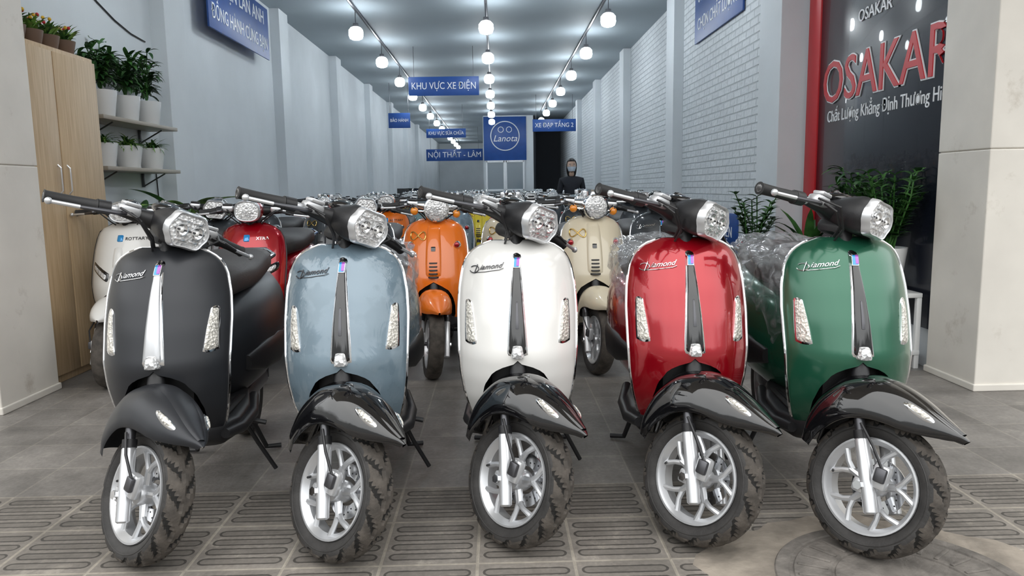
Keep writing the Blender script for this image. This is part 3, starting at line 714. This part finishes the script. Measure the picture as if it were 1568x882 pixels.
def plant(kind, loc, r=.1, h=.18, H=.4, n=40, pot=None, name='potted_plant', xmin=-2.985, xmax=2.62, ry=None, zmax=None):
    p = Part(); potg(p, r, h, pot); rn = random.Random(int(loc[0]*100)+int(loc[1]*77)+n)
    if kind == 'grass':
        for i in range(n): p.add(leaf((rn.uniform(-.3, .3)*r, rn.uniform(-.3, .3)*r, h*.9), rn.uniform(0, 6.28), rn.uniform(.5, 1.45), H*rn.uniform(.6, 1), .008, rn.uniform(1, 2.4)), rn.choice(LEAF[1:] if rn.random() < .6 else LEAF))
    elif kind == 'palm':
        for i in range(9):
            az = rn.uniform(0, 6.28); tl = rn.uniform(.0, .30); q = [Vector((0, 0, h*.9))]; k = 7; LL = H*rn.uniform(.6, 1)
            for j in range(k): a = tl+.07*j; q.append(q[-1]+Vector((math.cos(az)*math.sin(a), math.sin(az)*math.sin(a), math.cos(a)))*LL/k)
            p.add(tube(q, .004, 5), LEAF[1])
            for j in range(2, k+1):
                for s in range(4): p.add(leaf(q[j], az+rn.uniform(-2, 2), rn.uniform(-.1, .9), H*rn.uniform(.20, .34), .016, rn.uniform(.6, 1.6), 5), rn.choice(LEAF[:2]))
    elif kind == 'zz':
        for i in range(n):
            az = rn.uniform(0, 6.28); q = [Vector((rn.uniform(-.3, .3)*r, rn.uniform(-.3, .3)*r, h*.9))]; k = 9; LL = H*rn.uniform(.6, 1); tl = rn.uniform(.05, .32)
            for j in range(k): a = tl+.05*j; q.append(q[-1]+Vector((math.cos(az)*math.sin(a), math.sin(az)*math.sin(a), math.cos(a)))*LL/k)
            p.add(tube(q, .005, 5), LEAF[1])
            for j in range(2, k+1):
                for s in (-1, 1): p.add(leaf(q[j], az+s*1.2, .5, .085, .022, .6, 4), rn.choice(LEAF[:2]))
    elif kind == 'broad':
        for i in range(n):
            az = rn.uniform(0, 6.28); el = rn.uniform(1.0, 1.45); LL = H*rn.uniform(.45, .62); st_ = Vector((math.cos(az)*math.cos(el), math.sin(az)*math.cos(el), math.sin(el)))*LL
            b0 = Vector((0, 0, h*.9)); p.add(tube([b0, b0+st_*.5, b0+st_], [.008, .006, .004], 6), LEAF[1])
            p.add(leaf(b0+st_, az, rn.uniform(.3, .9), H*.5, .085, rn.uniform(.6, 1.3), 8, .15), LEAF[2] if i % 3 else LEAF[1])
    elif kind == 'flower':
        for i in range(n): p.add(leaf((rn.uniform(-.4, .4)*r, rn.uniform(-.4, .4)*r, h*.9), rn.uniform(0, 6.28), rn.uniform(.6, 1.4), H*rn.uniform(.5, 1), .012, 1.0, 4), rn.choice(LEAF[1:]))
        for i in range(9): p.add(sphere((rn.uniform(-1, 1)*r, rn.uniform(-1, 1)*r, h+H*rn.uniform(.4, .7)), .011, 8, 6), FLY if i % 3 else FLOW)
    elif kind == 'anth':
        for i in range(n): p.add(leaf((0, 0, h*.9), rn.uniform(0, 6.28), rn.uniform(.6, 1.4), H*rn.uniform(.7, 1), .035, rn.uniform(.6, 1.6), 6), rn.choice(LEAF[:2]))
        for i in range(5): p.add(leaf((rn.uniform(-.05, .05), rn.uniform(-.05, .05), h+H*.75), rn.uniform(0, 6.28), .4, .08, .03, .8, 5), FLOW)
    v = []
    for a, b, c in p.v:
        if a+loc[0] < xmin: a = xmin-loc[0]+.004+(xmin-loc[0]-a)*.12
        if a+loc[0] > xmax: a = xmax-loc[0]-.004-(a-xmax+loc[0])*.12
        if ry and abs(b) > ry: b = math.copysign(ry+(abs(b)-ry)*.15, b)
        if zmax and c > zmax: c = zmax
        v.append((a, b, max(c, 0)))
    p.v = v
    return p.obj(name, loc, ang=60)
SH = mat('shelf_board', (.34, .30, .25), .5)
for z in (1.70, 1.34):
    p = Part(); p.add(rbox((-2.87, 5.98, z), (.25, 1.22, .03), .004), SH)
    for y in (5.6, 6.4): p.add(rbox((-2.985, y, z-.07), (.02, .02, .12), .002), STEEL); p.add(tube([(-2.98, y, z-.12), (-2.80, y, z-.02)], .006, 6), STEEL)
    p.obj('wall_shelf')
for y in (5.60, 5.96, 6.32): plant('palm', (-2.865, y, 1.716), .105, .19, .42, name='potted_palm', ry=.17)
for y in (5.55, 5.93, 6.32): plant('grass', (-2.865, y, 1.356), .105, .17, .17, 70, name='potted_spider_plant', ry=.17)
for y in (4.56, 4.73, 4.90, 5.08): plant('flower', (-2.82, y, 2.062), .075, .09, .14, 60, TERR, name='potted_flowers', ry=.08)
plant('broad', (-2.64, 6.32, 0), .16, .60, .78, 15, name='potted_dieffenbachia', xmin=-2.97, ry=.34, zmax=1.20)
p = Part()
for z in (.46, .10): p.add(rbox((2.44, 4.86, z), (.34, .84, .03), .005), POT)
for dx in (-.155, .155):
    for dy in (-.4, .4): p.add(rbox((2.44+dx, 4.86+dy, .23), (.03, .03, .46), .003), POT)
p.obj('plant_rack')
plant('zz', (2.46, 4.63, .476), .13, .27, .54, 24, name='potted_zz_plant', ry=.19); plant('palm', (2.46, 5.06, .476), .13, .27, .56, 14, name='potted_palm', ry=.19)
plant('anth', (2.38, 5.60, .0), .15, .62, .50, 34, name='potted_anthurium', ry=.24); plant('zz', (2.14, 6.12, .0), .16, .55, .62, 14, name='potted_zz_plant', xmax=2.42, ry=.24)
p = Part(); p.add(rbox((2.44, 7.9, .66), (.02, .9, .40), .003), SIGNB); p.add(textgeo('XE ĐIỆN', .16, .002), SIGNW, T((2.428, 7.9, .66)) @ MR); p.obj('notice_board')
p = Part(); p.add(rbox((-2.3, 18.8, .75), (.9, .6, .04), .005), WOOD); p.add(rbox((-2.7, 18.8, .37), (.04, .56, .74), .003), WOOD); p.add(rbox((-1.9, 18.8, .37), (.04, .56, .74), .003), WOOD)
p.obj('desk')
p = Part(); p.add(rbox((0, 0, .26), (.56, .03, .34), .01), GLOSS); p.add(rbox((0, .02, .05), (.05, .03, .12), .005), PLAST); p.add(rbox((0, .02, .006), (.22, .16, .012), .004), PLAST); p.obj('computer_monitor', (-2.2, 18.8, .771))
p = Part(); p.add(tube([(-2.992, 4.9+.25*k, 3.0-.55*math.sin(k/7*math.pi*.5)**1.3) for k in range(8)], .006, 6), PLAST); p.add(tube([(-2.992, 6.65+.01*k, 1.6-.17*k) for k in range(8)], .005, 6), PLAST); p.obj('electric_cable')

# ------------------------------------------------------------------ cement patch + manhole cover
CEM = mat('cement_patch', (.27, .235, .195), .85, var=.25, vscale=9, bump=.8, bscale=18); IRON = mat('manhole_concrete', (.16, .145, .13), .75, var=.3, vscale=14, bump=.4, bscale=60)
rn = random.Random(3); outl = []
for i in range(44):
    t = 2*math.pi*i/44; k = 1+rn.uniform(-.07, .07)
    outl.append((1.16+.56*k*math.cos(t)*(1.05 if math.cos(t) < 0 else .9), 2.0+.42*k*math.sin(t)))
p = Part(); v = [(a, b, .0) for a, b in outl]+[(1.16+(a-1.16)*.96, 2.0+(b-2.0)*.96, .002) for a, b in outl]; n = 44
p.add((v, [(i, (i+1) % n, n+(i+1) % n, n+i) for i in range(n)]+[tuple(range(n, 2*n))]), CEM); p.obj('cement_patch')
p = Part(); p.add(lathe([(-.002, .36), (.004, .355), (.004, .320), (-.0, .316), (-.0, .306), (.005, .302), (.005, .20), (.001, .197), (.001, .19), (.005, .187), (.005, .0)], 64, 'Z'), IRON)
for k in range(28):
    t = 2*math.pi*k/28; p.add(rbox((.25, 0, .0065), (.085, .012, .004), .001), IRON, Matrix.Rotation(t, 4, 'Z'))
p.obj('manhole_cover', (1.16, 1.97, .003))

# ------------------------------------------------------------------ shop assistant (standing, masked)
SKIN = mat('skin', (.60, .40, .30), .5); HAIR = mat('hair_black', (.010, .008, .008), .4); CLOTH = mat('dark_jacket', (.02, .022, .03), .8); MASK = mat('face_mask', (.55, .62, .70), .7); EYE = mat('eye_dark', (.01, .01, .01), .2)
per = bpy.data.objects.new('shop_assistant', None); C.collection.objects.link(per); per.location = (1.20, 11.8, 0)
def skin(name, V, E, R, m, sub=2, root=0):
    me = bpy.data.meshes.new(name); me.from_pydata(V, E, []); o = bpy.data.objects.new(name, me); C.collection.objects.link(o)
    s = o.modifiers.new('s', 'SKIN'); s.use_smooth_shade = True
    for i, r in enumerate(R): o.data.skin_vertices[0].data[i].radius = r if hasattr(r, '__len__') else (r, r)
    o.data.skin_vertices[0].data[root].use_root = True
    u = o.modifiers.new('u', 'SUBSURF'); u.levels = sub; u.render_levels = sub; o.data.materials.append(m); o.parent = per; return o
V = [(0, 0, .84), (0, 0, .98), (0, -.01, 1.14), (0, .0, 1.27), (0, .01, 1.345), (.085, 0, .80), (.09, -.01, .45), (.09, .02, .09), (-.085, 0, .80), (-.09, -.01, .45), (-.09, .02, .09),
     (.155, 0, 1.265), (.20, .02, 1.02), (.19, -.08, .80), (-.155, 0, 1.265), (-.20, .02, 1.02), (-.19, -.08, .80), (.09, -.10, .04), (-.09, -.10, .04)]
E = [(0, 1), (1, 2), (2, 3), (3, 4), (0, 5), (5, 6), (6, 7), (0, 8), (8, 9), (9, 10), (3, 11), (11, 12), (12, 13), (3, 14), (14, 15), (15, 16), (7, 17), (10, 18)]
R = [(.14, .10), (.115, .085), (.13, .10), (.12, .085), .055, (.085, .085), .06, .042, (.085, .085), .06, .042, .058, .042, .030, .058, .042, .030, (.035, .03), (.035, .03)]
skin('body', V, E, R, CLOTH)
skin('neck', [(0, .01, 1.32), (0, .0, 1.42)], [(0, 1)], [.046, .044], SKIN, 2)
for sg in (1, -1):
    w = Vector((sg*.19, -.085, .79)); VV = [tuple(w), tuple(w+Vector((0, -.02, -.05))), tuple(w+Vector((0, -.03, -.085)))]; EE = [(0, 1), (1, 2)]; RR_ = [(.022, .02), (.018, .032), (.014, .032)]
    skin('palm', VV, EE, RR_, SKIN, 2)
    for i, (oy, ln) in enumerate(((-.028, .066), (-.010, .075), (.008, .070), (.025, .055))):
        b = w+Vector((0, -.03+oy, -.08)); skin('finger_%d' % i, [tuple(b), tuple(b+Vector((-sg*.004, -.006, -ln*.45))), tuple(b+Vector((-sg*.014, -.002, -ln*.78))), tuple(b+Vector((-sg*.026, .004, -ln)))], [(0, 1), (1, 2), (2, 3)], [.0088, .0085, .008, .007], SKIN, 1)
    b = w+Vector((0, -.035, -.03)); skin('thumb', [tuple(b), tuple(b+Vector((-sg*.01, -.03, -.025))), tuple(b+Vector((-sg*.018, -.038, -.055)))], [(0, 1), (1, 2)], [.011, .010, .008], SKIN, 1)
p = Part()
hd = sphere((0, 0, 0), 1, 28, 22); v = []
for a, b, c in hd[0]:
    wx = .074*(1-.22*max(0, -c)); yy = .092*(1-.12*max(0, -c)); zz = .112
    X, Y, Z = a*wx, b*yy, c*zz
    if Y < 0 and abs(X) < .016 and -.035 < Z < .01: Y -= .014*(1-abs(X)/.016)*(.01-Z)/.045
    if Y < 0 and .0 < Z < .025 and .015 < abs(X) < .045: Y += .006
    v.append((X, Y, Z+1.485))
p.add((v, hd[1]), SKIN)
for sg in (1, -1):
    p.add(sphere((sg*.030, -.078, 1.495), (.013, .008, .008), 12, 8), SIGNW); p.add(sphere((sg*.030, -.085, 1.495), (.006, .004, .006), 10, 6), EYE)
    p.add(sphere((sg*.075, .005, 1.48), (.010, .018, .030), 10, 8), SKIN); p.add(rbox((sg*.030, -.083, 1.517), (.030, .006, .005), .002), HAIR)
mk = [[(math.sin(t)*(.076-.012*k), -math.cos(t)*(.098+.006*math.sin(k*1.5))-(.010 if abs(t) < .2 else 0), 1.478-.034*k) for t in np.linspace(-1.35, 1.35, 15)] for k in (0, .7, 1.4, 2.1)]
p.add(grid(mk), MASK)
hr = []
for a, b, c in hd[0]:
    f_ = 1.0 if (b > -.25 or c > .55) else 0
    X, Y, Z = a*.086, b*.104+.004, c*.122
    if not f_: X, Y, Z = a*.06, b*.07, c*.09
    if b > -.1 and c < 0: Z = Z*1.8
    hr.append((X, Y, Z+1.492))
p.add((hr, hd[1]), HAIR)
p.obj('head', parent=per)

# ------------------------------------------------------------------ world, camera
w = bpy.data.worlds.new('overcast_sky'); scene.world = w; w.use_nodes = True; N = w.node_tree.nodes; L = w.node_tree.links
bgk = N['Background']; tc = N.new('ShaderNodeTexCoord'); s = N.new('ShaderNodeSeparateXYZ'); L.new(tc.outputs['Generated'], s.inputs[0])
nz = N.new('ShaderNodeTexNoise'); nz.inputs['Scale'].default_value = 3.5; nz.inputs['Detail'].default_value = 4; L.new(tc.outputs['Generated'], nz.inputs['Vector'])
ad = N.new('ShaderNodeMath'); ad.operation = 'MULTIPLY_ADD'; ad.inputs[1].default_value = .30; L.new(nz.outputs['Fac'], ad.inputs[0]); L.new(s.outputs[2], ad.inputs[2])
r = N.new('ShaderNodeValToRGB'); e = r.color_ramp.elements; e[0].position = .10; e[0].color = (.16, .16, .155, 1); e[1].position = .95; e[1].color = (1, 1, .985, 1)
k = r.color_ramp.elements.new(.36); k.color = (.20, .205, .20, 1); k = r.color_ramp.elements.new(.43); k.color = (.74, .755, .76, 1)
L.new(ad.outputs[0], r.inputs[0]); L.new(r.outputs[0], bgk.inputs['Color']); bgk.inputs['Strength'].default_value = 2.75

cam = bpy.data.cameras.new('camera'); co = bpy.data.objects.new('camera', cam); C.collection.objects.link(co)
ps, pt = rad(1.12), rad(7.65)
F = Vector((math.sin(ps)*math.cos(pt), math.cos(ps)*math.cos(pt), -math.sin(pt))); Rr = Vector((math.cos(ps), -math.sin(ps), 0)); U = Rr.cross(F)
M = Matrix((Rr, U, -F)).transposed().to_4x4(); M.translation = (0, 0, 1.15); co.matrix_world = M @ Matrix.Rotation(rad(-.9), 4, 'Z')
cam.lens = 26; cam.sensor_width = 36; cam.clip_end = 200; cam.clip_start = .05
scene.camera = co
scene.view_settings.view_transform = 'Standard'
